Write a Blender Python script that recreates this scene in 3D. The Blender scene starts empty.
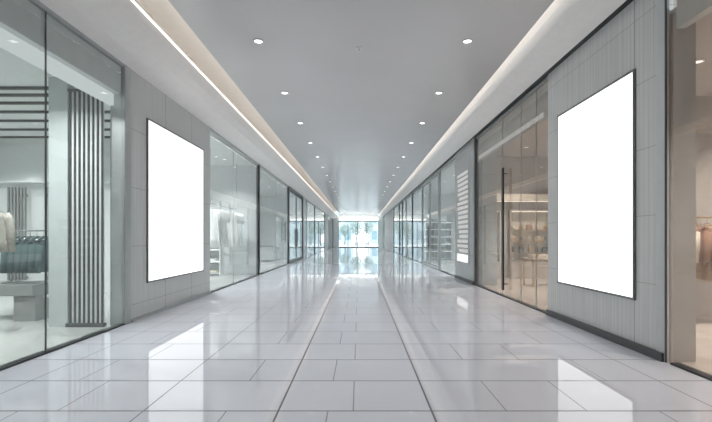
import bpy, bmesh, math, random
from mathutils import Vector, Matrix
R = random.Random(7)
S = bpy.context.scene
COL = S.collection
PI = math.pi

# ---------------------------------------------------------------- materials
def mat(name, col, rough=0.5, metal=0.0, var=0.06, nscale=6.0, spec=0.5, bump=0.0, stretch=None, coat=0.0):
    m = bpy.data.materials.new(name); m.use_nodes = True
    nt = m.node_tree; b = nt.nodes['Principled BSDF']
    b.inputs['Roughness'].default_value = rough
    b.inputs['Metallic'].default_value = metal
    b.inputs['Specular IOR Level'].default_value = spec
    b.inputs['Coat Weight'].default_value = coat
    tc = nt.nodes.new('ShaderNodeTexCoord'); mp = nt.nodes.new('ShaderNodeMapping')
    nt.links.new(tc.outputs['Object'], mp.inputs['Vector'])
    if stretch: mp.inputs['Scale'].default_value = stretch
    n = nt.nodes.new('ShaderNodeTexNoise'); n.inputs['Scale'].default_value = nscale
    n.inputs['Detail'].default_value = 3
    nt.links.new(mp.outputs['Vector'], n.inputs['Vector'])
    r = nt.nodes.new('ShaderNodeValToRGB')
    r.color_ramp.elements[0].position = 0.3; r.color_ramp.elements[1].position = 0.7
    r.color_ramp.elements[0].color = tuple(c*(1-var) for c in col) + (1,)
    r.color_ramp.elements[1].color = tuple(min(1, c*(1+var)) for c in col) + (1,)
    nt.links.new(n.outputs['Fac'], r.inputs['Fac'])
    nt.links.new(r.outputs['Color'], b.inputs['Base Color'])
    if bump:
        bp = nt.nodes.new('ShaderNodeBump'); bp.inputs['Strength'].default_value = bump
        bp.inputs['Distance'].default_value = 0.02
        nt.links.new(n.outputs['Fac'], bp.inputs['Height']); nt.links.new(bp.outputs['Normal'], b.inputs['Normal'])
    return m

def emit(name, col, strength):
    m = bpy.data.materials.new(name); m.use_nodes = True
    nt = m.node_tree; nt.nodes.remove(nt.nodes['Principled BSDF'])
    e = nt.nodes.new('ShaderNodeEmission'); e.inputs['Color'].default_value = col + (1,)
    e.inputs['Strength'].default_value = strength
    nt.links.new(e.outputs['Emission'], nt.nodes['Material Output'].inputs['Surface'])
    return m

def glass(name, tint, ior=1.5, haze=0.0):
    m = bpy.data.materials.new(name); m.use_nodes = True
    nt = m.node_tree; nt.nodes.remove(nt.nodes['Principled BSDF'])
    t = nt.nodes.new('ShaderNodeBsdfTransparent'); t.inputs['Color'].default_value = tint + (1,)
    g = nt.nodes.new('ShaderNodeBsdfGlossy'); g.inputs['Roughness'].default_value = 0.015
    lw = nt.nodes.new('ShaderNodeLayerWeight')          # Schlick reflectance, the same from both faces of the pane
    f0 = ((ior-1)/(ior+1))**2
    pw = nt.nodes.new('ShaderNodeMath'); pw.operation = 'POWER'; pw.inputs[1].default_value = 5
    nt.links.new(lw.outputs['Facing'], pw.inputs[0])
    f = nt.nodes.new('ShaderNodeMath'); f.operation = 'MULTIPLY_ADD'; f.inputs[1].default_value = 1-f0; f.inputs[2].default_value = f0
    nt.links.new(pw.outputs[0], f.inputs[0])
    x = nt.nodes.new('ShaderNodeMixShader')
    nt.links.new(f.outputs[0], x.inputs['Fac'])
    nt.links.new(t.outputs[0], x.inputs[1]); nt.links.new(g.outputs[0], x.inputs[2])
    last = x
    if haze:  # diffuse veil mixed in for the milky reflections on the pane
        d = nt.nodes.new('ShaderNodeBsdfDiffuse'); d.inputs['Color'].default_value = (.8, .85, .85, 1)
        n = nt.nodes.new('ShaderNodeTexNoise'); n.inputs['Scale'].default_value = 1.5
        mu = nt.nodes.new('ShaderNodeMath'); mu.operation = 'MULTIPLY'; mu.inputs[1].default_value = haze*2
        nt.links.new(n.outputs['Fac'], mu.inputs[0])
        y = nt.nodes.new('ShaderNodeMixShader'); nt.links.new(mu.outputs[0], y.inputs['Fac'])
        nt.links.new(x.outputs[0], y.inputs[1]); nt.links.new(d.outputs[0], y.inputs[2]); last = y
    nt.links.new(last.outputs[0], nt.nodes['Material Output'].inputs['Surface'])
    return m

class NM:
    """tiny helper for math nodes"""
    def __init__(s, m): s.nt = m.node_tree
    def v(s, op, a, b=None, c=None):
        n = s.nt.nodes.new('ShaderNodeMath'); n.operation = op
        for i, q in enumerate((a, b, c)):
            if q is None: continue
            if isinstance(q, (int, float)): n.inputs[i].default_value = q
            else: s.nt.links.new(q, n.inputs[i])
        return n.outputs[0]
    def line(s, coord, at, half):       # 1 on a line
        return s.v('LESS_THAN', s.v('ABSOLUTE', s.v('SUBTRACT', coord, at)), half)
    def any(s, lst):
        o = lst[0]
        for q in lst[1:]: o = s.v('MAXIMUM', o, q)
        return o

def floor_material():
    m = mat('polished_porcelain', (.815, .83, .91), rough=0.06, var=0.03, nscale=0.9, spec=0.62)
    nt = m.node_tree; b = nt.nodes['Principled BSDF']; k = NM(m)
    g = nt.nodes.new('ShaderNodeNewGeometry'); sp = nt.nodes.new('ShaderNodeSeparateXYZ')
    nt.links.new(g.outputs['Position'], sp.inputs[0]); X, Y = sp.outputs[0], sp.outputs[1]
    row = k.v('DIVIDE', k.v('SUBTRACT', Y, 3.73), 0.787)
    fr = k.v('FRACT', row)
    rows = k.v('LESS_THAN', k.v('MINIMUM', fr, k.v('SUBTRACT', 1.0, fr)), 0.0125)
    par = k.v('FLOORED_MODULO', k.v('FLOOR', row), 2.0)
    odd = k.v('GREATER_THAN', par, 0.5); even = k.v('SUBTRACT', 1.0, odd)
    longs = [k.line(X, x, 0.009) for x in (-0.70, 0.63)]
    thin = [k.line(X, x, 0.006) for x in (-3.45, -1.87, 3.14)]
    A = k.any([k.line(X, x, 0.006) for x in (-0.05, -2.62, 1.28, 1.98)])
    B = k.any([k.line(X, x, 0.006) for x in (-0.27, -2.95, -1.15, 2.6)])
    J = k.any([rows] + longs + thin + [k.v('MULTIPLY', k.v('MULTIPLY', A, even), .6), k.v('MULTIPLY', k.v('MULTIPLY', B, odd), .6)])
    b.inputs['Specular Tint'].default_value = (.90, .97, 1, 1)
    # tile to tile tone
    wn = nt.nodes.new('ShaderNodeTexWhiteNoise'); wn.noise_dimensions = '1D'
    nt.links.new(k.v('ADD', k.v('FLOOR', row), k.v('MULTIPLY', k.v('FLOOR', k.v('DIVIDE', X, 1.3)), 17.0)), wn.inputs['W'])
    br = nt.nodes.new('ShaderNodeMixRGB'); br.blend_type = 'MULTIPLY'
    src = b.inputs['Base Color'].links[0].from_socket
    nt.links.new(k.v('MULTIPLY', wn.outputs['Value'], 0.05), br.inputs['Fac'])
    nt.links.new(src, br.inputs['Color1']); br.inputs['Color2'].default_value = (.5, .5, .52, 1)
    mx = nt.nodes.new('ShaderNodeMixRGB'); nt.links.new(J, mx.inputs['Fac'])
    nt.links.new(br.outputs[0], mx.inputs['Color1']); mx.inputs['Color2'].default_value = (.16, .16, .18, 1)
    nt.links.new(mx.outputs[0], b.inputs['Base Color'])
    nt.links.new(k.v('ADD', k.v('MULTIPLY', J, 0.4), 0.032), b.inputs['Roughness'])
    return m

def slab_material(name, col, z0, dz, vlines):
    m = mat(name, col, rough=0.24, var=0.07, nscale=1.0, stretch=(1, 26, 0.5), spec=0.5, bump=0.05)
    nt = m.node_tree; b = nt.nodes['Principled BSDF']; k = NM(m)
    g = nt.nodes.new('ShaderNodeNewGeometry'); sp = nt.nodes.new('ShaderNodeSeparateXYZ')
    nt.links.new(g.outputs['Position'], sp.inputs[0]); Y, Z = sp.outputs[1], sp.outputs[2]
    fr = k.v('FRACT', k.v('DIVIDE', k.v('SUBTRACT', Z, z0), dz))
    hz = k.v('LESS_THAN', fr, 0.008)
    rb = k.v('FRACT', k.v('DIVIDE', Y, 0.093))
    rib = k.v('MULTIPLY', k.v('LESS_THAN', rb, 0.09), 0.22)
    J = k.any([k.v('MULTIPLY', hz, .7), rib] + [k.line(Y, y, 0.005) for y in vlines])
    src = b.inputs['Base Color'].links[0].from_socket
    mx = nt.nodes.new('ShaderNodeMixRGB'); nt.links.new(J, mx.inputs['Fac'])
    nt.links.new(src, mx.inputs['Color1']); mx.inputs['Color2'].default_value = tuple(c*.35 for c in col) + (1,)
    nt.links.new(mx.outputs[0], b.inputs['Base Color'])
    return m

M = {}
M['floor'] = floor_material()
M['ceiling'] = mat('ceiling_paint', (.545, .54, .535), 0.24, var=.02, nscale=.6)
M['soffit'] = mat('soffit_paint', (.84, .82, .79), 0.6, var=.02)
M['slab_l'] = slab_material('grey_stone_left', (.62, .64, .63), 0.30, 1.05, (9.0, 10.4))
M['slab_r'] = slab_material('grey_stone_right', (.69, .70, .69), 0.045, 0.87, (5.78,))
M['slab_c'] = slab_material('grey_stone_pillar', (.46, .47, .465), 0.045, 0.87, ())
M['metal'] = mat('satin_metal', (.50, .52, .52), 0.35, .6, var=.04)
M['dark'] = mat('dark_metal', (.05, .052, .055), 0.35, .3, var=.1)
M['black'] = mat('black_metal', (.012, .012, .013), 0.3, .2, var=.1)
M['frame'] = mat('charcoal_frame', (.10, .105, .11), 0.35, .4, var=.05)
M['paleframe'] = mat('pale_frame', (.62, .64, .64), 0.4, .1, var=.03)
M['glass'] = glass('clear_glass', (.95, .968, .964), 1.45, .06)
M['glass_b'] = glass('bronze_glass', (.94, .915, .885), 1.5, .08)
M['glass_c'] = glass('pale_glass', (.955, .965, .965), 1.45, .08)
M['header'] = mat('header_panel', (.66, .68, .68), 0.3, var=.04)
M['header_w'] = mat('white_fascia', (.82, .84, .84), 0.45, var=.02)
M['white'] = mat('white_plaster', (.80, .83, .825), 0.6, var=.02)
M['teal'] = mat('pale_teal_plaster', (.78, .85, .835), 0.5, var=.03)
M['brown'] = mat('taupe_plaster', (.52, .475, .44), 0.5, var=.05)
M['brownfloor'] = mat('warm_stone_floor', (.58, .51, .45), 0.16, var=.12, nscale=2.5)
M['shopfloor'] = mat('shop_floor', (.52, .53, .51), 0.18, var=.05, nscale=1.6)
M['oak'] = mat('pale_oak', (.52, .45, .38), 0.45, var=.15, nscale=3, stretch=(1, 12, 12))
M['greige'] = mat('grey_laminate', (.27, .28, .275), 0.4, var=.05)
M['chrome'] = mat('brushed_chrome', (.72, .73, .74), 0.22, .95, var=.04)
M['brass'] = mat('brass', (.65, .46, .22), 0.3, .9, var=.08)
M['plastic'] = mat('white_plastic', (.8, .8, .8), 0.4, var=.02)
def cloth(n, c): return mat(n, c, 0.85, var=.12, nscale=22, spec=.2, bump=.25)
M['c_beige'] = cloth('beige_wool', (.52, .49, .43))
M['c_teal'] = cloth('grey_teal_wool', (.09, .145, .145))
M['c_white'] = cloth('white_cotton', (.86, .87, .86))
M['c_grey'] = cloth('grey_cotton', (.33, .35, .36))
M['c_tan'] = cloth('tan_cotton', (.50, .37, .25))
M['c_dark'] = cloth('dark_wool', (.08, .075, .075))
M['c_rust'] = cloth('rust_cotton', (.36, .20, .13))
M['c_cream'] = cloth('cream_cotton', (.72, .65, .54))
M['boxframe'] = mat('lightbox_frame', (.20, .205, .205), 0.4, .3, var=.05)
M['greyteal'] = mat('grey_teal_column', (.55, .60, .595), 0.5, var=.03)
M['e_board'] = emit('lightbox_white', (1, 1, 1), 2.1)
M['e_led'] = emit('warm_led', (1, .93, .86), 2.3)
M['e_ledw'] = emit('white_led', (1, .96, .92), 13.0); M['e_led2'] = emit('warm_led_strip', (1, .91, .83), 22.0)
M['e_down'] = emit('downlight_lens', (1, .97, .92), 7.0)
M['e_panel'] = emit('shop_light_cool', (.93, 1, 1), 5.0)
M['e_warm'] = emit('shop_light_warm', (1, .91, .82), 2.4)
M['e_sign'] = emit('glow_painted_sign', (1, 1, .98), .72); M['e_block'] = emit('glow_painted_sign_block', (1, 1, 1), 1.3)  # glow added so the white sign reads bright; no backlight known
M['e_fascia'] = emit('fascia_glow', (.93, 1, 1), .85)
M['paving'] = mat('outdoor_paving', (.62, .68, .70), 0.7, var=.05)
M['bld'] = mat('pale_building', (.60, .70, .74), 0.7, var=.05)
M['bldglass'] = mat('building_glazing', (.30, .42, .48), 0.15, var=.1)
M['leaf'] = mat('leaf_hazed', (.42, .52, .51), 0.6, var=.3, nscale=3)  # leaf colour paled to carry the outdoor haze
M['bark'] = mat('bark', (.16, .15, .13), 0.9, var=.3, nscale=12)

# ---------------------------------------------------------------- mesh helpers
class MB:
    def __init__(s): s.bm = bmesh.new()
    def box(s, x0, x1, y0, y1, z0, z1, bev=0.0):
        r = bmesh.ops.create_cube(s.bm, size=1.0)
        for v in r['verts']:
            v.co = Vector(((x0+x1)/2 + v.co.x*(x1-x0), (y0+y1)/2 + v.co.y*(y1-y0), (z0+z1)/2 + v.co.z*(z1-z0)))
        if bev:
            es = {e for v in r['verts'] for e in v.link_edges}
            bmesh.ops.bevel(s.bm, geom=list(es), offset=bev, segments=2, affect='EDGES', profile=.5)
        return s
    def tube(s, pts, rad, n=10, cap=True):
        pts = [Vector(p) for p in pts]; rings = []
        rads = rad if isinstance(rad, (list, tuple)) else [rad]*len(pts)
        for i, p in enumerate(pts):
            d = (pts[min(i+1, len(pts)-1)] - pts[max(i-1, 0)]).normalized()
            a = Vector((0, 0, 1)) if abs(d.z) < .9 else Vector((1, 0, 0))
            u = d.cross(a).normalized(); w = d.cross(u).normalized()
            rings.append([s.bm.verts.new(p + (u*math.cos(t) + w*math.sin(t))*rads[i]) for t in (2*PI*j/n for j in range(n))])
        for a, b in zip(rings, rings[1:]):
            for j in range(n): s.bm.faces.new((a[j], a[(j+1) % n], b[(j+1) % n], b[j]))
        if cap: s.bm.faces.new(rings[0][::-1]); s.bm.faces.new(rings[-1])
        return s
    def loft(s, rings, cap=True):
        vr = [[s.bm.verts.new(p) for p in r] for r in rings]; n = len(vr[0])
        for a, b in zip(vr, vr[1:]):
            for j in range(n): s.bm.faces.new((a[j], a[(j+1) % n], b[(j+1) % n], b[j]))
        if cap: s.bm.faces.new(vr[0][::-1]); s.bm.faces.new(vr[-1])
        return s
    def lathe(s, prof, c=(0, 0, 0), n=28):
        return s.loft([[(c[0]+r*math.cos(2*PI*j/n), c[1]+r*math.sin(2*PI*j/n), c[2]+z) for j in range(n)] for r, z in prof])
    def prism_y(s, poly, y0, y1):
        """closed (x,z) outline extruded along y"""
        a = [s.bm.verts.new((x, y0, z)) for x, z in poly]; b = [s.bm.verts.new((x, y1, z)) for x, z in poly]
        n = len(poly)
        for j in range(n): s.bm.faces.new((a[j], a[(j+1) % n], b[(j+1) % n], b[j]))
        s.bm.faces.new(a[::-1]); s.bm.faces.new(b)
        return s
    def build(s, name, m, parent=None, smooth=False):
        bmesh.ops.recalc_face_normals(s.bm, faces=s.bm.faces)
        me = bpy.data.meshes.new(name); s.bm.to_mesh(me); s.bm.free()
        if smooth:
            for p in me.polygons: p.use_smooth = True
        me.materials.append(m)
        o = bpy.data.objects.new(name, me); COL.objects.link(o)
        if parent: o.parent = parent
        return o

def tag(o, label, cat=None, group=None, kind=None):
    o['label'] = label
    if cat: o['category'] = cat
    if group: o['group'] = group
    if kind: o['kind'] = kind
    return o
def root(name, loc=(0, 0, 0), rz=0):
    o = bpy.data.objects.new(name, None); o.empty_display_size = .1; COL.objects.link(o)
    o.location = loc; o.rotation_euler = (0, 0, rz); return o
def dup(o, loc, rz=0.0, label=None, parts_mat=None):
    r = o.copy(); COL.objects.link(r); r.location = loc; r.rotation_euler = (0, 0, rz)
    if label: r['label'] = label
    for ch in o.children:
        c = ch.copy(); COL.objects.link(c); c.parent = r
        for g in ch.children:
            d = g.copy(); COL.objects.link(d); d.parent = c
    return r
def B(name, dims, m, parent=None, bev=0.0): return MB().box(*dims, bev=bev).build(name, m, parent)
def struct(name, dims, m, label, cat, bev=0.0):
    return tag(B(name, dims, m, bev=bev), label, cat, kind='structure')
def lamp(name, kind, loc, energy, col=(1, 1, 1), size=.2, sy=None, rot=(0, 0, 0), parent=None, spot=2.4, blend=.6):
    l = bpy.data.lights.new(name, kind); l.energy = energy; l.color = col
    if kind == 'AREA':
        l.size = size
        if sy: l.shape = 'RECTANGLE'; l.size_y = sy
        else: l.shape = 'DISK'
    if kind == 'SPOT': l.spot_size = spot; l.spot_blend = blend; l.shadow_soft_size = size
    o = bpy.data.objects.new(name, l); COL.objects.link(o); o.location = loc; o.rotation_euler = rot
    if parent: o.parent = parent
    return o

# ---------------------------------------------------------------- key dimensions (metres; y runs down the corridor)
XL, XR = -4.05, 3.70
Y0, Y1 = -8.0, 68.0
ZC = 5.10
ZL, ZR = 4.50, 4.68
ORD = ['first', 'second', 'third', 'fourth', 'fifth', 'sixth', 'seventh', 'eighth', 'ninth', 'tenth', 'eleventh', 'twelfth',
       'thirteenth', 'fourteenth', 'fifteenth', 'sixteenth', 'seventeenth', 'eighteenth', 'nineteenth', 'twentieth',
       'twenty-first', 'twenty-second', 'twenty-third', 'twenty-fourth', 'twenty-fifth']

# ---------------------------------------------------------------- corridor shell
struct('floor', (XL, XR, Y0, Y1, -.12, 0), M['floor'], 'polished pale grey tiled floor of the long corridor', 'floor')
struct('ceiling', (-2.89, 2.96, Y0, Y1, ZC, ZC+.03), M['ceiling'], 'flat matt grey ceiling running down the corridor', 'ceiling')
struct('ceiling', (-4.6, 4.5, Y0, Y1, 5.62, 5.75), M['soffit'], 'raised ceiling inside the light coves', 'ceiling')
tag(MB().prism_y([(-4.35, 4.50), (-4.05, 4.50), (-3.80, 4.575), (-3.58, 4.675), (-3.43, 4.78), (-3.335, 4.88), (-3.305, 4.935), (-3.345, 4.95),
                  (-3.40, 4.90), (-3.50, 4.82), (-3.65, 4.74), (-4.35, 4.62)], Y0, Y1)
    .build('trim_1', M['soffit']), 'cream curved soffit sloping up above the left shopfronts', 'soffit', kind='structure')
tag(MB().prism_y([(-3.90, 4.66), (-3.84, 4.68), (-3.84, 5.62), (-3.90, 5.62)], Y0, Y1).build('trim_2', M['soffit']),
    'taupe back face of the left light cove', 'cove', kind='structure')
tag(MB().prism_y([(3.58, 4.68), (3.45, 4.755), (3.30, 4.87), (3.20, 4.985), (3.13, 5.13), (3.10, 5.30), (3.10, 5.62), (3.18, 5.62), (3.18, 5.32),
                  (3.25, 5.05), (3.40, 4.90), (3.58, 4.80)], Y0, Y1)
    .build('trim_3', M['soffit']), 'cream curved cornice above the right shopfronts', 'cornice', kind='structure')
struct('shade_strip', (3.58, 4.0, Y0, Y1, 4.70, 4.78), M['black'], 'black strip standing in for the shade of the gap under the right cornice', 'trim')  # black strip draws the shade inside the cornice gap
tag(B('cove_light', (-3.312, -3.285, Y0, Y1, 4.940, 4.968), M['e_led']), 'warm light strip along the lip of the left curved soffit', 'cove light')
tag(B('cove_light', (-2.856, -2.826, Y0, Y1, 5.138, 5.155), M['e_led2']), 'warm light strip on the ceiling edge facing the left cove', 'cove light')
tag(B('cove_light', (2.888, 2.918, Y0, Y1, 5.145, 5.162), M['e_ledw']), 'pale light strip on the ceiling edge facing the right cornice', 'cove light')

# plinths along the walls
struct('baseboard_right', (3.66, 3.74, 5.20, 8.42, 0, .105), M['frame'], 'dark skirting under the right lightbox wall', 'skirting')
struct('baseboard_left', (-4.08, -4.02, 7.64, 11.69, 0, .05), M['metal'], 'thin metal skirting under the left lightbox wall', 'skirting')

# solid wall panels
struct('wall_left', (-4.38, XL, 7.64, 11.69, 0, ZL), M['slab_l'], 'grey ribbed stone wall behind the left lightbox', 'wall')
struct('wall_right', (XR, 4.02, 5.34, 8.42, 0, ZR+.02), M['slab_r'], 'grey ribbed stone wall behind the right lightbox', 'wall')
struct('trim_5', (XR-.012, 3.75, 5.19, 5.34, 0, ZR+.02), M['paleframe'], 'pale metal end post of the right lightbox wall', 'post', .006)
struct('trim_6', (XR-.015, 3.705, 5.168, 5.19, 0, ZR+.02), M['frame'], 'dark metal post at the near right shopfront', 'post', .006)
struct('trim_7', (-4.30, XL+.012, 7.43, 7.64, 0, ZL), M['metal'], 'grey metal post at the end of the near left shopfront', 'post', .006)
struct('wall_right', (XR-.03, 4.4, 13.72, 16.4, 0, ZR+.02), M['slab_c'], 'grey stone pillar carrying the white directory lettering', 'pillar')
struct('trim_8', (XR-.04, 3.9, 13.6, 13.72, 0, ZR+.02), M['frame'], 'dark edge post between pillar and warm shopfront', 'post')
struct('baseboard_right', (3.63, 3.67, 13.72, 16.4, 0, .10), M['dark'], 'dark skirting under the directory pillar', 'skirting')

# ---------------------------------------------------------------- shopfronts
def shopfront(name, side, ya, yb, joints, top, label, gl, header=None, posts=(), frame='metal', handle=None, base='dark', sill=.025, soft_joint=True, hw=.02, seal=None):
    """side -1 left, +1 right; panes between joints, each a mesh of its own"""
    t = root(name, (XL if side < 0 else XR, ya, 0)); tag(t, label, 'shop window', kind='structure')
    def bx(n, d0, d1, y0, y1, z0, z1, m, par=t, bev=0):      # d: depth into the shop
        x0, x1 = sorted((side*d0, side*d1))
        return B(n, (x0, x1, y0-ya, y1-ya, z0, z1), m, par, bev)
    bx('sill', -.01, .10, ya, yb, 0, sill, M[base])
    bx('head_rail', 0, .08, ya, yb, top-.05, top, M[frame])
    ys = [ya] + list(joints) + [yb]
    for a, b in zip(ys, ys[1:]):
        bx('glass_pane', .025, .037, a+.006, b-.006, sill, top-.05, M[gl])
    for j in joints:
        if soft_joint: bx('joint_seal', .02, .042, j-.004, j+.004, sill, top-.05, M[seal or frame])
    for p, w, m in posts:
        bx('mullion', -.015, .12, p-w/2, p+w/2, 0, top, M[m], bev=.004)
    if header:
        z0, m = header
        bx('header', .06, .16, ya+.01, yb-.01, z0, top-.05, M[m])
    if handle:
        hy, z0, z1, m = handle
        h = bx('door_handle', -.085, -.05, hy-hw, hy+hw, z0, z1, M[m], bev=.008)
        for zz in (z0+.15, z1-.15):
            x0, x1 = sorted((side*-.06, side*.03))
            MB().box(x0, x1, hy-ya-.012, hy-ya+.012, zz-.012, zz+.012).build('handle_mount', M[m], h)
    return t

w1 = shopfront('window_1', -1, -3.0, 7.43, (-.4, 2.6, 5.60), ZL, 'tall near left shop window of clear teal glass', 'glass', seal='frame', header=(3.98, 'header'))
B('glow_fascia', (-.24, -.17, .02, 10.40, 3.78, 3.98), M['e_fascia'], w1)  # cove light on the bulkhead fascia, put in as emission
w2 = shopfront('window_2', -1, 11.69, 17.40, (14.0,), ZL, 'left shop window with white dresses just past the lightbox', 'glass_c', posts=((17.48, .15, 'black'),))
w3 = shopfront('window_3', -1, 17.58, 24.8, (21.2,), ZL, 'left shop window with a dark door handle beyond the black post', 'glass_c', handle=(23.2, 1.28, 2.36, 'dark'))
d1 = root('door_1', (XL, 24.8, 0)); tag(d1, 'dark framed glass shop door on the left side', 'door', kind='structure')
def framed_door(d, side, L, top, m, gl):
    f = MB()
    def bb(d0, d1, y0, y1, z0, z1):
        x0, x1 = sorted((side*d0, side*d1)); f.box(x0, x1, y0, y1, z0, z1)
    bb(-.03, .10, 0, .1, 0, top); bb(-.03, .10, L-.1, L, 0, top); bb(-.03, .10, .1, L-.1, top-.1, top); bb(-.03, .10, .1, L-.1, 0, .05)
    f.build('door_frame', M[m], d)
    n = 2
    for i in range(n):
        a = .1 + (L-.2)*i/n; b = .1 + (L-.2)*(i+1)/n
        g = MB()
        for (y0, y1, z0, z1) in ((a+.01, a+.09, .09, top-.15), (b-.09, b-.01, .09, top-.15), (a+.09, b-.09, .09, .2), (a+.09, b-.09, top-.27, top-.15)):
            x0, x1 = sorted((side*.0, side*.06)); g.box(x0, x1, y0, y1, z0, z1)
        lf = g.build('door_leaf', M['metal' if m != 'frame' else 'frame'], d)
        x0, x1 = sorted((side*.02, side*.035))
        B('glass_pane', (x0, x1, a+.09, b-.09, .2, top-.27), M[gl], lf)
        hy = b-.16 if i == 0 else a+.16
        x0, x1 = sorted((side*-.07, side*-.04))
        B('door_handle', (x0, x1, hy-.018, hy+.018, .95, 2.1), M['dark'], lf, .006)
framed_door(d1, -1, 6.2, ZL, 'frame', 'glass_c')
struct('trim_9', (-4.3, XL+.02, 31.0, 32.0, 0, ZL), M['paleframe'], 'pale pier beyond the framed left door', 'pier')
shopfront('window_4', -1, 32.0, 41.0, (36.5,), ZL, 'left shop window beyond the pale pier', 'glass_c', posts=((33.3, .22, 'metal'), (39.6, .22, 'frame')))
shopfront('window_5', -1, 41.0, 51.0, (46.0,), ZL, 'distant left shop window with a long dark handle', 'glass_c', posts=((50.9, .2, 'frame'),), handle=(44.6, .98, 2.54, 'dark'))
struct('trim_10', (-4.3, XL+.03, 51.0, 56.0, 0, ZL), M['white'], 'white pier near the far end on the left', 'pier')
shopfront('window_6', -1, 56.0, 68.0, (62.0,), ZL, 'last left shop window before the end doors', 'glass_c', posts=((56.2, .3, 'frame'), (67.2, .5, 'dark')))

w7 = shopfront('window_7', 1, -3.0, 5.10, (-.3, 2.4), ZR, 'near right shop window of bronze glass', 'glass_b', header=(3.98, 'header'))
w8 = shopfront('window_8', 1, 8.42, 13.60, (9.05, 9.9, 11.2), ZR, 'warm brown glass shopfront with a tall black pull handle', 'glass_b', header=(4.44, 'header'), handle=(10.86, .19, 3.27, 'black'), hw=.06)
shopfront('window_9', 1, 16.4, 19.9, (), ZR, 'right shop window just past the directory pillar', 'glass_c')
d2 = root('door_2', (XR, 19.9, 0)); tag(d2, 'dark framed glass shop door on the right side', 'door', kind='structure')
framed_door(d2, 1, 5.3, ZR, 'metal', 'glass_c')
shopfront('window_10', 1, 25.2, 30.0, (), ZR, 'pale right shop window beyond the framed door', 'glass_c', posts=((30.0, .25, 'frame'),))
shopfront('window_11', 1, 30.1, 37.0, (), ZR, 'right shop window between dark posts farther along', 'glass_c', posts=((34.0, .25, 'metal'), (37.0, .3, 'frame')))
shopfront('window_12', 1, 37.1, 46.0, (41.5,), ZR, 'distant right shop window before the white pier', 'glass_c', posts=((39.6, .25, 'frame'), (46.0, .3, 'frame')))
struct('trim_11', (XR-.02, 4.1, 46.1, 61.0, 0, ZR+.02), M['white'], 'long white pier near the far end on the right', 'pier')
shopfront('window_13', 1, 61.0, 68.0, (64.5,), ZR, 'last right shop window before the end doors', 'glass_c', posts=((61.1, .3, 'frame'),))

# lettering band on the warm shopfront: rows of illegible raised strokes
def glyph_strokes(mb, y0, y1, z, h, xa, xb, R_, gap=.35):
    y = y0
    while y < y1 - h*.3:
        w = h*R_.uniform(.35, .7)
        k = R_.random()
        st = h*.16
        mb.box(xa, xb, y, min(y+st, y1), z, z+h)
        if k > .25: mb.box(xa, xb, y, min(y+w, y1), z+h-st, z+h)
        if k > .5: mb.box(xa, xb, y, min(y+w*.85, y1), z+h*.45, z+h*.45+st)
        if k > .7: mb.box(xa, xb, min(y+w-st, y1-st), min(y+w, y1), z, z+h*.6)
        y += w + h*gap
lt = MB(); glyph_strokes(lt, .25, 4.9, 3.93, .10, -.002, .02, random.Random(3), .3)
lt.build('lettering', emit('faint_letters', (1, .98, .95), .5), w8)  # emission added so letters under the soffit read pale
B('header_glazing', (.045, .055, .02, 5.16, 3.885, 4.42), glass('frosted_band', (.8, .82, .82), 1.45, .6), w8)

# directory sign on the pillar
sg = tag(root('directory_sign', (3.668, 14.33, .6)), 'white vertical directory lettering on the grey pillar', 'sign')
B('backing', (-.012, 0, 0, 1.74, .0, 3.3), M['slab_c'], sg, .003)
rr = random.Random(11)
for i in range(17):
    ln = MB(); glyph_strokes(ln, .12, 1.62 - rr.choice((0, 0, .1, .25)), .40+.168*i, .105, -.028, -.012, rr, .30)
    ln.build('lettering_line', M['e_sign'], sg)
B('footer_block', (-.028, -.012, .1, 1.64, .06, .33), M['e_block'], sg)

# ---------------------------------------------------------------- lightboxes
def lightbox(label, side, ya, yb, z0, z1, m):
    t = tag(root('lightbox', (XL if side < 0 else XR, (ya+yb)/2, z0)), label, 'lightbox')
    L = (yb-ya)/2; H = z1-z0; w = .03
    def bb(mb, d0, d1, y0, y1, za, zb):
        x0, x1 = sorted((side*-d0, side*-d1)); return mb.box(x0, x1, y0, y1, za, zb)
    f = MB()
    bb(f, 0, .03, -L, -L+w, 0, H); bb(f, 0, .03, L-w, L, 0, H); bb(f, 0, .03, -L+w, L-w, 0, w); bb(f, 0, .03, -L+w, L-w, H-w, H)
    f.build('frame', M[m], t)
    bb(MB(), 0, .022, -L+w, L-w, w, H-w).build('screen', M['e_board'], t)
lightbox('blank glowing white lightbox on the left grey wall', -1, 8.19, 11.15, .643, 3.79, 'boxframe')
lightbox('blank glowing white lightbox on the right grey wall', 1, 5.74, 7.97, .668, 3.76, 'boxframe')

# ---------------------------------------------------------------- ceiling fittings
def downlight():
    t = tag(root('downlight'), 'x', 'downlight', 'recessed downlights in the corridor ceiling')
    MB().lathe([(.072, 0), (.072, -.014), (.100, -.012), (.104, -.002), (.104, 0)], n=28).build('trim_ring', M['metal'], t, True)
    MB().lathe([(.0005, -.004), (.072, -.004), (.072, 0), (.0005, 0)], n=28).build('lens', M['e_down'], t)
    lamp('downlight_beam', 'SPOT', (0, 0, -.03), 66, (1, .97, .93), .09, parent=t, spot=2.3, blend=.9)
    return t
dl = downlight()
k = 0
for side, x in (('left', -1.84), ('right', 1.98)):
    y, i = 7.86 - 2.8*5, 0
    while y < 66:
        if y < 7: lab = 'round recessed downlight overhead around the viewpoint, above the top of the photo'
        else: lab = 'round recessed downlight, %s of the %s ceiling row counted from the viewer' % (ORD[i-5], side)
        if y >= -6:
            if k == 0: dl.location = (x, y, ZC); dl['label'] = lab; k = 1
            else: dup(dl, (x, y, ZC), 0, lab)
        y += 2.8; i += 1
sd = tag(root('smoke_detector', (0, 8.13, ZC)), 'small round smoke detector in the middle of the ceiling', 'smoke detector')
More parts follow.
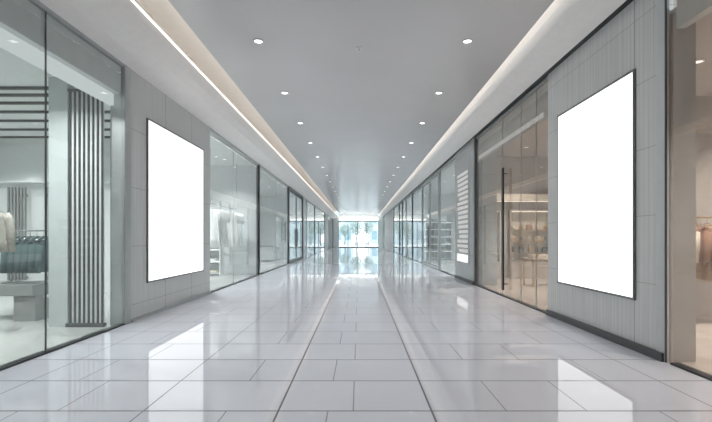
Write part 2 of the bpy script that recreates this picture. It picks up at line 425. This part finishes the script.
MB().lathe([(.001, -.035), (.03, -.035), (.05, -.022), (.058, -.008), (.058, 0), (.001, 0)]).build('housing', M['plastic'], sd, True)
MB().lathe([(.001, -.045), (.014, -.045), (.018, -.035), (.001, -.035)], n=16).build('sensor', M['frame'], sd, True)

# ---------------------------------------------------------------- far end
struct('wall_end', (-4.3, -3.24, 67.9, 68.3, 0, ZC), M['white'], 'white return wall left of the end doors', 'wall')
struct('wall_end', (3.08, 4.2, 67.9, 68.3, 0, ZC), M['teal'], 'pale return wall right of the end doors', 'wall')
struct('wall_end', (-3.24, 3.08, 67.9, 68.3, 4.16, ZC), M['white'], 'white lintel above the end doors', 'wall')
struct('trim_12', (-3.24, 3.08, 67.3, 67.9, 4.16, 4.30), M['soffit'], 'shallow ledge above the end doors', 'ledge')
tag(B('cove_light', (-3.1, 3.0, 67.5, 67.8, 4.31, 4.36), emit('end_led', (.97, 1, 1), 9.0)), 'white light trough on the ledge above the end doors', 'cove light')
ed = tag(root('door_3', (0, 68.0, 0)), 'bright glazed entrance doors closing the far end of the corridor', 'door', kind='structure')
xs = [-3.24, -1.74, -.27, 1.11, 3.08]
f = MB()
for x in xs: f.box(x-.05, x+.05, -.06, .06, 0, 4.16)
f.box(-3.24, 3.08, -.06, .06, 4.08, 4.16); f.box(-3.24, 3.08, -.06, .06, 0, .10); f.build('door_frame', M['frame'], ed)
for a, b in zip(xs, xs[1:]): B('glass_pane', (a+.05, b-.05, -.006, .006, .1, 4.08), M['glass_c'], ed)
for x in (-.42, -.12): B('door_handle', (x-.02, x+.02, -.12, -.08, .8, 1.9), M['dark'], ed)

# outdoors beyond the doors
struct('ground', (-40, 40, 68.3, 150, -.14, -.02), M['paving'], 'pale paved forecourt beyond the end doors', 'paving')
def building(label, x0, x1, y, h, n, fl):
    t = tag(root('building', ((x0+x1)/2, y, -.02)), label, 'building')
    W = x1-x0
    B('body', (-W/2, W/2, 0, 10, 0, h), M['bld'], t); B('parapet', (-W/2-.2, W/2+.2, -.2, 10.2, h, h+.5), M['bld'], t)
    for i in range(n):
        for j in range(fl):
            a = -W/2 + W*(i+.18)/n; b = -W/2 + W*(i+.82)/n
            B('window', (a, b, -.08, .05, h*(j+.25)/fl, h*(j+.8)/fl), M['bldglass'], t)
building('pale building seen through the left end doors', -16, -1.5, 104, 8.5, 6, 2)
building('taller pale building seen through the right end doors', 3, 17, 116, 13, 6, 3)
def tree(label, x, y, h, cr, seed):
    q = random.Random(seed); t = tag(root('tree', (x, y, -.02)), label, 'tree')
    mb = MB(); mb.tube([(0, 0, 0), (.05, 0, h*.3), (-.04, .05, h*.6), (0, 0, h*.85)], [.13, .10, .07, .03])
    for i in range(7):
        a = q.uniform(0, 2*PI); z = h*q.uniform(.4, .65)
        mb.tube([(0, 0, z), (cr*.4*math.cos(a), cr*.4*math.sin(a), z+.5), (cr*.75*math.cos(a), cr*.75*math.sin(a), z+1.1)], [.045, .03, .012], 6)
    mb.build('trunk', M['bark'], t, True)
    mb = MB()
    for i in range(1500):
        v = Vector((q.gauss(0, 1), q.gauss(0, 1), q.gauss(0, 1))).normalized()*(q.random()**.4)
        c = Vector((v.x*cr, v.y*cr, h*.72 + v.z*h*.32)); s = q.uniform(.08, .17)
        u = Vector((q.gauss(0, 1), q.gauss(0, 1), q.gauss(0, 1))).normalized(); w = u.orthogonal().normalized()
        mb.bm.faces.new([mb.bm.verts.new(c+p) for p in (u*s, w*s*.5, -u*s, -w*s*.5)])
    mb.build('crown', M['leaf'], t)
tree('slim green tree outside behind the middle end door', -.6, 84, 5.2, 1.3, 1)
tree('leafy tree outside behind the right end door', 1.9, 90, 5.6, 1.3, 2)
tree('small tree outside behind the left end door', -3.1, 94, 4.6, 1.2, 3)

# ---------------------------------------------------------------- shop interiors
def shop(side, ya, yb, depth, h, wallm, floorm, ceilm, what, endwall=True, near=False):
    d0 = .35; xo = XL if side < 0 else XR
    xa, xb = sorted((xo, xo + side*depth))
    struct('floor', (xa, xb, ya, yb, -.12, -.002), M[floorm], 'floor inside ' + what, 'floor')
    xa2, xb2 = sorted((xo + side*.165, xo + side*depth))
    struct('ceiling', (xa2, xb2, ya, yb, h, h+.1), M[ceilm], 'ceiling inside ' + what, 'ceiling')
    xs_, xe_ = sorted((xo + side*depth, xo + side*(depth+.12)))
    struct('wall_back', (xs_, xe_, ya, yb, 0, 5.6), M[wallm], 'back wall inside ' + what, 'wall')
    xa3, xb3 = sorted((xo + side*.04, xo + side*depth))
    struct('wall_end', (xa3, xb3, yb-.12, yb, 0, 4.62 if side > 0 else 4.5), M[wallm], 'far side wall inside ' + what, 'wall')

PAN = []
def light_panel(x, y, z, sx, sy, e, energy, col, label, spread=115):
    """small recessed shop downlight: ring, glowing lens, lamp"""
    t = tag(root('shop_downlight', (x, y, z)), label, 'downlight')
    MB().lathe([(.07, 0), (.07, -.014), (.092, -.012), (.096, -.002), (.096, 0)], n=24).build('trim_ring', M['plastic'], t, True)
    MB().lathe([(.0005, -.006), (.07, -.006), (.07, -.002), (.0005, -.002)], n=24).build('lens', M[e], t)
    l = lamp('downlight_lamp', 'AREA', (0, 0, -.02), energy*LK, col, .14, parent=t); l.data.spread = math.radians(spread)
    return t
LK = 1.9

# --- garments
def garment(name, fabric, length, wide, sleeve, flare=1.0, cat='coat'):
    """hanging coat, shirt or dress: folded body, two sleeves, collar, hanger; origin at the hook top"""
    t = root(name); N = 40
    rings = []
    prof = [(-.165, .085, .075), (-.19, .20, .085), (-.225, .46, .10), (-.27, .50, .115), (-.42, .475, .12),
            (-.60, .44*(.9+.1*flare), .12), (-.165-length*.75, .46*flare, .13*flare), (-.165-length, .50*flare, .14*flare)]
    for i, (z, w, d) in enumerate(prof):
        fold = .0 if i < 4 else .012*(i-3)
        rings.append([((w*wide/2)*math.copysign(abs(math.cos(a))**.75, math.cos(a)) * (1),
                       (d/2)*math.sin(a) + fold*math.sin(a*7+i*.2)*.5, z) for a in (2*PI*j/N for j in range(N))])
    mb = MB(); mb.loft(rings); mb.build('body', M[fabric], t, True)
    for sgn in (-1, 1):
        x = sgn*.225*wide
        mb = MB()
        pts = [(x*.92, 0, -.225), (x*1.12, 0, -.30), (x*1.22, .01, -.30-sleeve*.45), (x*1.25, .035, -.30-sleeve)]
        mb.tube(pts, [.06, .068, .058, .05], 12); mb.build('sleeve', M[fabric], t, True)
    mb = MB(); mb.tube([(.075*math.cos(a), .055*math.sin(a)*.8-.01, -.155-.012*math.sin(a)) for a in (2*PI*j/14 for j in range(15))], .017, 8, cap=False)
    mb.build('collar', M[fabric], t, True)
    mb = MB(); mb.tube([(-.19*wide, 0, -.20), (-.05, 0, -.135), (0, 0, -.12), (.05, 0, -.135), (.19*wide, 0, -.20)], .008, 8)
    mb.tube([(0, 0, -.12), (0, 0, -.03)] + [(.022 - .022*math.cos(a), 0, -.03+.026*math.sin(a)) for a in (PI*j/6 for j in range(1, 6))], .004, 6)
    mb.build('hanger', M['chrome'], t, True)
    return t
def rack(label, x, y, z, L, h, along='x', m='chrome', hung=0.0, name='garment_rack'):
    """rail on two uprights with feet, or (hung) on two rods from the ceiling"""
    t = tag(root(name, (x, y, z), 0 if along == 'x' else PI/2), label, 'clothes rack')
    MB().tube([(-L/2, 0, h), (L/2, 0, h)], .016).build('rail', M[m], t, True)
    for sx in (-1, 1):
        if hung: MB().tube([(sx*(L/2-.1), 0, h), (sx*(L/2-.1), 0, hung)], .012).build('rod', M[m], t, True)
        else:
            u = MB().tube([(sx*L/2, 0, 0.02), (sx*L/2, 0, h+.016)], .016).build('upright', M[m], t, True)
            MB().tube([(sx*L/2, -.22, .018), (sx*L/2, .22, .018)], .018).build('foot', M[m], t, True)
    return t
PROTO = {}
SPEC = {'coat': ('hanging_coat', 'c_beige', .64, 1.0, .50, 1.02), 'teal_coat': ('hanging_coat', 'c_teal', .62, 1.0, .50, 1.0),
        'dress': ('hanging_dress', 'c_white', 1.30, .92, .30, 1.25), 'shirt': ('hanging_shirt', 'c_cream', .72, 1.0, .50, 1.0),
        'tan_coat': ('hanging_coat', 'c_tan', .98, 1.0, .56, 1.05), 'rust_shirt': ('hanging_shirt', 'c_rust', .70, 1.0, .5, 1.0),
        'dark_coat': ('hanging_coat', 'c_dark', 1.0, 1.0, .56, 1.05), 'grey_shirt': ('hanging_shirt', 'c_grey', .72, 1.0, .5, 1.0),
        'white_shirt': ('hanging_shirt', 'c_white', .72, 1.0, .5, 1.0)}
def hang(kind, x, y, z, rz, label, group):
    if kind not in PROTO:
        n, f, l, w, sl, fl = SPEC[kind]
        o = garment(n, f, l, w, sl, fl); o['category'] = n.split('_')[1]; PROTO[kind] = o; o['group'] = group
        o.location = (x, y, z); o.rotation_euler = (0, 0, rz); o['label'] = label; return o
    o = dup(PROTO[kind], (x, y, z), rz, label); o['group'] = group; return o

# --- shelf units with folded stacks and boxes
def shelf_unit(label, x, y, w, h, d, n, rz, m='white', back='teal', led=None):
    t = tag(root('shelf_unit', (x, y, 0), rz), label, 'shelf')
    for sx in (-1, 1): B('side_panel', (sx*w/2-.02, sx*w/2+.02, -d/2, d/2, 0, h), M[m], t)
    B('back_panel', (-w/2, w/2, d/2-.02, d/2, .02, h), M[back], t)
    zs = []
    for i in range(n+1):
        z = .08 + (h-.12)*i/n
        sh = B('shelf', (-w/2+.02, w/2-.02, -d/2+.01, d/2-.02, z, z+.03), M[m], t); zs.append(z+.03)
        if led and i: B('shelf_light', (-w/2+.05, w/2-.05, -d/2+.05, -d/2+.07, z-.012, z), M[led], sh)
    return t, zs
FOLD = {}
def fold(fabric, loc, rz, label, group):
    if fabric not in FOLD:
        t = root('folded_sweater')
        for i in range(2):
            N = 6
            mb = MB(); mb.box(-.14+.004*i, .14-.003*i, -.16, .16-.006*i, .045*i+.001, .045*i+.045, .018); mb.build('folded_layer', M[fabric], t, True)
        t['category'] = 'sweater'; FOLD[fabric] = t; t.location = loc; t.rotation_euler = (0, 0, rz); t['label'] = label; t['group'] = group
        return t
    o = dup(FOLD[fabric], loc, rz, label); o['group'] = group; return o
BAG = []
def bag(loc, rz, label, m):
    t = tag(root('handbag', loc, rz), label, 'bag')
    mb = MB(); mb.loft([[(sx*w, sy*d, z) for sx, sy in ((-1, -1), (1, -1), (1, 1), (-1, 1))] for z, w, d in ((0, .17, .07), (.03, .18, .08), (.20, .165, .055), (.26, .155, .03))])
    mb.build('body', M[m], t)
    MB().tube([(-.09, -.035, .24), (-.085, -.035, .36), (-.05, -.035, .42), (.05, -.035, .42), (.085, -.035, .36), (.09, -.035, .24)], .009, 8).build('handle', M[m], t, True)
    MB().box(-.02, .02, -.085, -.055, .13, .17, .004).build('clasp', M['brass'], t)
    return t

# ===== left near shop (behind the big teal glass)
shop(-1, -3.0, 11.80, 6.6, 4.22, 'white', 'shopfloor', 'white', 'the near left shop')
struct('wall_partition', (-5.22, -4.54, 7.43, 7.60, 0, 4.22), M['teal'], 'pale teal side wall beside the slatted screen in the near left shop', 'wall')
struct('column', (-5.24, -4.92, 7.26, 7.43, 0, 4.22), M['greyteal'], 'pale teal column beside the dark slatted screen', 'column')
sc_ = tag(root('slatted_screen', (-4.62, 7.28, 0)), 'tall screen of dark vertical slats behind the near left glass', 'screen')
for i in range(8):
    x = -.27 + .54*i/7
    B('slat', (x-.014, x+.014, -.006, .018, .06, 3.98), M['dark'], sc_, .003)
B('backing_panel', (-.29, .29, .018, .034, .06, 3.98), M['header_w'], sc_); B('top_rail', (-.30, .30, -.03, .035, 3.98, 4.02), M['frame'], sc_); B('base_rail', (-.32, .32, -.05, .05, 0.0, .06), M['dark'], sc_, .004)
for i in range(7):
    y = (7.74, 8.12, 8.60, 9.2, 9.9, 10.7, 11.5)[i]
    b_ = tag(B('ceiling_baffle', (-10.5, -5.3, y-.03, y+.03, 4.17, 4.22), M['dark']), 'dark linear baffle on the near left shop ceiling, %s from the glass side screen' % ORD[i], 'baffle', 'ceiling baffles in the near left shop')
for i, (x, y, e) in enumerate(((-4.88, 5.9, 58), (-6.3, 4.6, 8), (-7.6, 6.0, 55), (-9.0, 9.4, 45), (-6.2, 9.55, 45))):  # first lamp is added to brighten the slatted screen and partition
    light_panel(x, y, 4.21, 1.1, .5, 'e_panel', e, (.97, 1, 1), 'cool recessed downlight in the near left shop ceiling, %s' % ('added to brighten the slatted screen', 'nearest the viewer', 'above the display bench', 'by the far wall panels', 'behind the pale column')[i], 140)
lamp('wall_spot', 'SPOT', (-8.8, 10.7, 4.1), 60, (1, 1, 1), .05, rot=(math.radians(28), 0, 0), spot=.7, blend=.4)
# slatted screens on the far wall
for x, lab in ((-9.15, 'pale grey slatted panel on the far shop wall, farther from the glass'), (-8.15, 'pale grey slatted panel on the far shop wall, nearer the dark screen')):
    t = tag(root('room_divider', (x, 11.5, 0)), lab, 'slatted panel', 'slatted panels on the far shop wall')
    for i in range(6): B('slat', (-.22+.088*i-.018, -.22+.088*i+.018, -.03, .03, .3, 2.86), M['greige'], t)
    B('rail', (-.26, .26, .03, .06, 2.6, 2.68), M['greige'], t); B('rail', (-.26, .26, .03, .06, .4, .48), M['greige'], t)
    B('foot', (-.26, .26, -.08, .08, 0, .3), M['white'], t)
t = tag(root('wall_shelf', (-8.6, 11.6, 2.98)), 'thin white wall shelf above the slatted panels', 'shelf'); B('board', (-1.9, 1.9, -.16, .08, 0, .05), M['white'], t); B('bracket', (-1.6, -1.57, -.14, .08, -.12, 0), M['metal'], t); B('bracket', (1.57, 1.6, -.14, .08, -.12, 0), M['metal'], t)
# bench, block and teal coats
t = tag(root('display_bench', (-6.55, 8.1, 0)), 'grey display bench carrying the teal coats behind the near left glass', 'bench')
B('bench_top', (-1.1, .72, -.42, .42, .46, .66), M['greige'], t, .01); B('bench_leg', (.33, .72, -.36, .36, 0, .46), M['greige'], t, .008); B('bench_leg', (-1.0, -.7, -.36, .36, 0, .46), M['greige'], t, .008)
t = tag(B('display_plinth', (-6.95, -6.4, 8.7, 9.2, 0, .42), M['white'], bev=.008), 'low white plinth behind the grey display bench', 'plinth')
rack('low chrome rail standing on the grey display bench', -6.12, 8.1, .66, .86, .98)
for i in range(6):
    hang('teal_coat', -6.44+.125*i, 8.1, .66+.98+.052-.026-.004, PI/2, 'dark teal coat on the bench rail, %s from the window end' % ORD[5-i], 'dark teal coats on the bench rail')
t = tag(root('luggage_stand', (-5.62, 8.15, 0)), 'low pale stand with a rounded loop frame beside the display bench', 'stand')
B('stand_top', (-.22, .22, -.2, .2, .40, .44), M['white'], t, .006)
for sx in (-1, 1):
    for sy in (-1, 1): B('leg', (sx*.19-.015, sx*.19+.015, sy*.17-.015, sy*.17+.015, 0, .40), M['metal'], t)
lp = [(-.13, 0, .44), (-.14, 0, .80), (-.10, 0, .87), (.10, 0, .87), (.14, 0, .80), (.13, 0, .44)]
MB().tube(lp, .014).build('loop_frame', M['plastic'], t, True)
# beige coats at the photo's left edge
rack('ceiling-hung chrome rail with beige coats at the left edge of the near shop', -6.4, 6.5, 0, 1.5, 2.06, hung=4.22, name='hanging_rail')
for i, x in enumerate((-5.62, -6.4)):
    hang('coat', x, 6.5, 2.06+.028, .55, 'beige coat on the left edge rail, %s from the window' % ORD[i], 'beige coats on the left edge rail')

# ===== left second shop (white dresses)
shop(-1, 11.80, 17.62, 4.2, 4.44, 'header', 'shopfloor', 'white', 'the left shop with white dresses')
rack('chrome rail hung from the ceiling carrying white dresses', -4.85, 15.55, 0, 3.2, 2.62, 'y', hung=4.44, name='hanging_rail')
for i, y in enumerate((14.2, 14.5, 14.8, 15.1, 16.35, 16.65, 16.95)):
    hang('dress', -4.85, y, 2.62+.028, 0.05*(-1)**i, 'long white dress on the hung rail, %s from the lightbox side' % ORD[i], 'white dresses on the hung rail')
t, zs = shelf_unit('white shelf unit on the far wall of the dress shop', -6.3, 17.2, 1.6, 2.5, .45, 5, 0, 'white', 'greige', 'e_panel')
for j, z in enumerate(zs[:5]):
    for i in range(3):
        fold(('c_white', 'c_grey', 'c_cream')[(i+j) % 3], (-6.8+.5*i, 17.16, z), 0, 'folded sweater pile, %s shelf up, %s from the back wall in the dress shop' % (ORD[j], ORD[i]), 'folded sweaters in the dress shop')
rack('chrome clothes rack at the back of the dress shop', -7.2, 14.6, 0, 2.4, 1.7, 'y')
for i in range(9):
    hang(('grey_shirt', 'white_shirt', 'shirt')[i % 3], -7.2, 13.6+.25*i, 1.7+.028, 0, '%s shirt on the back rack of the dress shop, %s from the lightbox side' % (('grey', 'white', 'cream')[i % 3], ORD[i]), 'shirts on the back rack of the dress shop')
for i, (x, y) in enumerate(((-5.0, 13.0), (-5.0, 16.0), (-7.0, 14.5))):
    light_panel(x, y, 4.43, 1.0, .5, 'e_panel', 60, (.98, 1, 1), 'shop downlight in the dress shop ceiling, %s of three' % ORD[i])

# ===== left third shop and beyond
shop(-1, 17.62, 31.2, 4.0, 4.44, 'white', 'shopfloor', 'white', 'the third left shop')
t, zs = shelf_unit('white shelf unit on the back wall of the third left shop', -7.75, 22.5, 3.0, 2.6, .45, 5, PI/2, 'white', 'teal', 'e_panel')
for j, z in enumerate(zs[:5]):
    for i in range(4): fold(('c_grey', 'c_white', 'c_teal')[(i+2*j) % 3], (-7.72, 21.4+.72*i, z), PI/2, 'folded sweater pile in the third left shop, %s shelf up, %s along' % (ORD[j], ORD[i]), 'folded sweaters in the third left shop')
rack('chrome rack standing by the glass of the third left shop', -5.3, 20.0, 0, 2.2, 1.75, 'y')
for i in range(8): hang(('grey_shirt', 'white_shirt', 'dark_coat')[i % 3], -5.3, 19.1+.26*i, 1.778, .1*(-1)**i, '%s on the rack of the third left shop, %s from the black post' % (('grey shirt', 'white shirt', 'dark coat')[i % 3], ORD[i]), 'clothes on the rack of the third left shop')
t = tag(root('shop_counter', (-6.0, 28.6, 0)), 'white shop counter inside the framed left door', 'counter'); B('body', (-.5, .5, -1.2, 1.2, .08, .95), M['white'], t, .01); B('worktop', (-.55, .55, -1.25, 1.25, .95, 1.0), M['greige'], t, .006); B('kick_base', (-.45, .45, -1.15, 1.15, 0, .08), M['dark'], t)
for i, (x, y) in enumerate(((-5.4, 19.6), (-5.4, 23.6), (-5.4, 27.8))):
    light_panel(x, y, 4.43, 1.4, .5, 'e_panel', 75, (.98, 1, 1), 'shop downlight in the third left shop ceiling, %s from the black post' % ORD[i])
shop(-1, 31.2, 51.2, 3.6, 4.44, 'white', 'shopfloor', 'white', 'the fourth left shop')
shop(-1, 51.2, 68.0, 3.2, 4.44, 'white', 'shopfloor', 'white', 'the last left shop')
t, zs = shelf_unit('grey shelf unit at the back of the fourth left shop', -7.35, 37.0, 6.0, 2.6, .45, 4, PI/2, 'greige', 'greige')
for i, (x, y) in enumerate(((-5.6, 35), (-5.6, 42), (-5.6, 48), (-5.6, 60))):
    light_panel(x, y, 4.43, 1.6, .6, 'e_panel', 95, (.97, 1, 1), 'shop downlight in the distant left shops, %s from the pale pier' % ORD[i])

# ===== right near shop (bronze glass)
shop(1, -3.0, 8.36, 4.6, 4.22, 'brown', 'brownfloor', 'brown', 'the near right shop')
struct('column', (3.78, 4.09, 5.22, 5.34, 0, 4.22), M['brown'], 'taupe column just inside the near right glass', 'column')
t = tag(root('wall_ledge', (6.1, 8.20, 3.5)), 'pale ledge along the far wall of the near right shop', 'ledge'); B('board', (-1.9, 1.9, -.22, .04, 0, .12), M['oak'], t, .01); B('ledge_light', (-1.85, 1.85, -.05, .03, .121, .14), M['e_warm'], t)
rack('brass clothes rack in the near right shop', 5.75, 7.6, 0, 2.0, 1.86, 'x', 'brass')
for i in range(9): hang(('tan_coat', 'shirt', 'rust_shirt')[i % 3], 4.95+.2*i, 7.6, 1.888, PI/2, '%s on the brass rack, %s from the bronze glass' % (('tan coat', 'cream shirt', 'rust shirt')[i % 3], ORD[i]), 'clothes on the brass rack')
t, zs = shelf_unit('oak shelf unit on the back wall of the near right shop', 8.02, 5.6, 2.8, 2.5, .45, 5, -PI/2, 'oak', 'brown', 'e_warm')
for j, z in enumerate(zs[:5]):
    for i in range(4): fold(('c_tan', 'c_cream', 'c_rust')[(i+j) % 3], (7.98, 4.6+.66*i, z), PI/2, 'folded sweater pile on the oak shelves, %s shelf up, %s along' % (ORD[j], ORD[i]), 'folded sweaters on the oak shelves')
for i, (x, y) in enumerate(((5.2, 6.6), (5.2, 3.6), (7.2, 6.8))):
    light_panel(x, y, 4.21, .9, .4, 'e_warm', 40, (1, .965, .93), 'warm shop downlight in the near right shop ceiling, %s from the far wall' % ORD[i])

# ===== warm brown shop
shop(1, 8.36, 16.36, 5.0, 4.55, 'brown', 'brownfloor', 'brown', 'the warm brown shop')
t = tag(root('lit_cornice', (6.3, 16.24, 2.86)), 'pale lit cornice band across the far wall of the warm shop', 'cornice')
B('band', (-2.4, 2.3, -.42, 0, 0, .26), M['c_cream'], t, .01); B('band_light', (-2.35, 2.25, -.40, -.36, -.02, 0), M['e_warm'], t)
def reflection_case(label, x, y, w, h, cat='display case'):  # solid cases added where the glass reflects the shops opposite
    t = tag(root('reflection_case', (x, y, 0)), label, cat)
    f = MB()
    f.box(-w/2, -w/2+.05, -.3, 0, .0, h); f.box(w/2-.05, w/2, -.3, 0, .0, h); f.box(-w/2+.05, w/2-.05, -.3, 0, h-.06, h); f.box(-w/2+.05, w/2-.05, -.3, 0, 0, .62)
    f.build('case', M['oak'], t); B('back_panel', (-w/2+.05, w/2-.05, -.02, 0, .62, h-.06), M['c_cream'], t)
    zs = []
    for i in range(3):
        z = .95+.42*i; B('shelf', (-w/2+.05, w/2-.05, -.28, -.02, z, z+.02), M['brass'], t); zs.append(z+.02)
    B('case_light', (-w/2+.08, w/2-.08, -.26, -.22, h-.08, h-.06), M['e_warm'], t)
    return t, [.62]+zs
def vase(loc, label, m, h, group):
    t = tag(root('vase', loc), label, 'vase', group)
    MB().lathe([(.03*h/.3, 0), (.05*h/.3, .02), (.075*h/.3, h*.35), (.06*h/.3, h*.65), (.025*h/.3, h*.85), (.034*h/.3, h)], n=20).build('body', M[m], t, True)
    MB().lathe([(.034*h/.3, h), (.040*h/.3, h+.008), (.036*h/.3, h+.014), (.026*h/.3, h+.008)], n=20).build('lip', M['brass'], t, True)
for nm, x, w, n in (('narrow', 4.95, .62, 2), ('wide', 6.35, 1.5, 5)):
    t, zs = reflection_case('%s oak case with lit brass shelves in place of the reflected shops opposite, on the far wall of the warm shop' % nm, x, 16.22, w, 2.55)
    for j, z in enumerate(zs):
        for i in range(n):
            xx = x - w/2 + .16 + (w-.32)*(i/(n-1))
            if (i+j) % 3 == 2 and w > 1: bag((xx, 16.06, z), 0, 'small bag in the wide oak case, %s shelf up, %s along' % (ORD[j], ORD[i]), ('c_rust', 'c_dark', 'c_tan')[j % 3]).scale = (.6, .6, .75)
            else: vase((xx, 16.06, z), '%s vase in the %s oak case, %s shelf up, %s along' % (('cream', 'brass', 'dark')[(i+2*j) % 3], nm, ORD[j], ORD[i]), ('c_cream', 'brass', 'c_dark')[(i+2*j) % 3], .24 if j % 2 else .2, 'vases in the oak display cases')
t = tag(root('display_table', (6.2, 13.6, 0)), 'oak display table in the middle of the warm shop', 'table'); B('table_top', (-.9, .9, -.45, .45, .82, .88), M['oak'], t, .008)
for sx in (-1, 1):
    for sy in (-1, 1): B('leg', (sx*.84-.025, sx*.84+.025, sy*.39-.025, sy*.39+.025, 0, .82), M['brass'], t)
for i in range(5): fold(('c_tan', 'c_cream', 'c_rust', 'c_grey', 'c_cream')[i], (5.5+.36*i, 13.6, .88), 0, 'folded sweater on the oak display table, %s from the glass' % ORD[i], 'folded sweaters on the oak display table')
rack('brass rack along the back of the warm shop', 8.2, 12.5, 0, 3.6, 1.8, 'y', 'brass')
for i in range(12): hang(('tan_coat', 'shirt', 'dark_coat')[i % 3], 8.2, 10.95+.28*i, 1.828, .12*(-1)**i, '%s on the back brass rack of the warm shop, %s along' % (('tan coat', 'cream shirt', 'dark coat')[i % 3], ORD[i]), 'clothes on the back brass rack')
for i, (x, y) in enumerate(((5.4, 10.2), (5.6, 14.4), (7.4, 12.4))):
    light_panel(x, y, 4.54, .9, .4, 'e_warm', 52, (1, .965, .93), 'warm shop downlight in the warm shop ceiling, %s of three' % ORD[i])

# ===== right shops beyond the pillar
shop(1, 16.36, 30.1, 4.0, 4.55, 'white', 'shopfloor', 'white', 'the right shop beyond the pillar')
rack('chrome rack behind the glass just past the pillar', 5.0, 18.6, 0, 2.2, 1.75, 'y')
for i in range(8): hang(('grey_shirt', 'white_shirt', 'teal_coat')[i % 3], 5.0, 17.7+.26*i, 1.778, .1*(-1)**i, '%s on the rack past the pillar, %s from the pillar' % (('grey shirt', 'white shirt', 'teal coat')[i % 3], ORD[i]), 'clothes on the rack past the pillar')
t, zs = shelf_unit('white shelf unit on the back wall past the pillar', 7.45, 24.0, 4.0, 2.6, .45, 5, -PI/2, 'white', 'greige', 'e_panel')
t, zs = shelf_unit('white shelf unit on the end wall past the pillar', 5.3, 29.7, 2.2, 2.6, .45, 5, 0, 'white', 'greige', 'e_panel')
for j, z in enumerate(zs[:5]):
    for i in range(4): fold(('c_grey', 'c_white', 'c_tan')[(i+2*j) % 3], (4.55+.5*i, 29.66, z), 0, 'folded sweater pile on the end wall shelves past the pillar, %s shelf up, %s along' % (ORD[j], ORD[i]), 'folded sweaters past the pillar')
for i, (x, y) in enumerate(((5.4, 18.6), (5.4, 22.6), (5.4, 27.0))):
    light_panel(x, y, 4.54, 1.3, .5, 'e_panel', 85, (.98, 1, 1), 'shop downlight in the right shop past the pillar, %s from the pillar' % ORD[i])
shop(1, 30.1, 46.1, 3.6, 4.55, 'white', 'shopfloor', 'white', 'the distant right shop')
shop(1, 46.1, 68.0, 3.0, 4.55, 'white', 'shopfloor', 'white', 'the last right shop')
t, zs = shelf_unit('grey shelf unit at the back of the distant right shop', 7.05, 37.0, 6.0, 2.6, .45, 4, -PI/2, 'greige', 'greige')
for i, (x, y) in enumerate(((5.3, 33), (5.3, 38), (5.3, 43), (5.0, 64))):
    light_panel(x, y, 4.54, 1.5, .6, 'e_panel', 85, (.98, 1, 1), 'shop downlight in the distant right shops, %s from the framed door' % ORD[i])

# ---------------------------------------------------------------- behind the viewpoint: corridor closes with a plain wall
struct('wall_back', (-11.0, 8.6, Y0-.2, Y0, 0, 5.7), M['white'], 'plain wall closing the corridor behind the viewpoint', 'wall')
struct('wall_left', (-4.3, XL, Y0, -3.0, 0, ZL), M['slab_l'], 'grey wall on the left behind the viewpoint', 'wall')
struct('wall_right', (XR, 4.0, Y0, -3.0, 0, ZR), M['slab_r'], 'grey wall on the right behind the viewpoint', 'wall')
struct('wall_back', (-10.7, -4.1, -3.12, -3.0, 0, 4.5), M['white'], 'side wall of the near left shop behind the viewpoint', 'wall')
struct('wall_back', (3.75, 8.4, -3.12, -3.0, 0, 4.6), M['brown'], 'side wall of the near right shop behind the viewpoint', 'wall')
for xo, lab in ((-4.35, 'left'), (4.2, 'right')):
    struct('wall_%s' % lab, (xo-.1, xo+.1, Y0, Y1, 4.78 if lab == 'right' else 4.62, 5.7), M['soffit'], 'hidden upper wall over the %s shopfronts' % lab, 'wall')

# ---------------------------------------------------------------- world, camera, view
w = bpy.data.worlds.new('World'); S.world = w; w.use_nodes = True
bg = w.node_tree.nodes['Background']; bg.inputs['Color'].default_value = (.89, .965, 1, 1); bg.inputs['Strength'].default_value = 4.0
cd = bpy.data.cameras.new('camera'); cam = bpy.data.objects.new('camera', cd); COL.objects.link(cam)
cam.location = (0, 0, 1.5); cam.rotation_euler = (PI/2, 0, 0)
cd.sensor_width = 36; cd.lens = 430/712*36; cd.shift_x = -3/712; cd.shift_y = 27/712; cd.clip_end = 400; cd.clip_start = .05
S.camera = cam
S.view_settings.view_transform = 'Standard'; S.view_settings.look = 'None'
S.view_settings.exposure = -0.34; S.view_settings.gamma = 1.0; S.view_settings.use_curve_mapping = False
S.cycles.use_denoising = True
S.cycles.max_bounces = 14; S.cycles.transparent_max_bounces = 24; S.cycles.diffuse_bounces = 6; S.cycles.glossy_bounces = 6
S.cycles.sample_clamp_indirect = 6
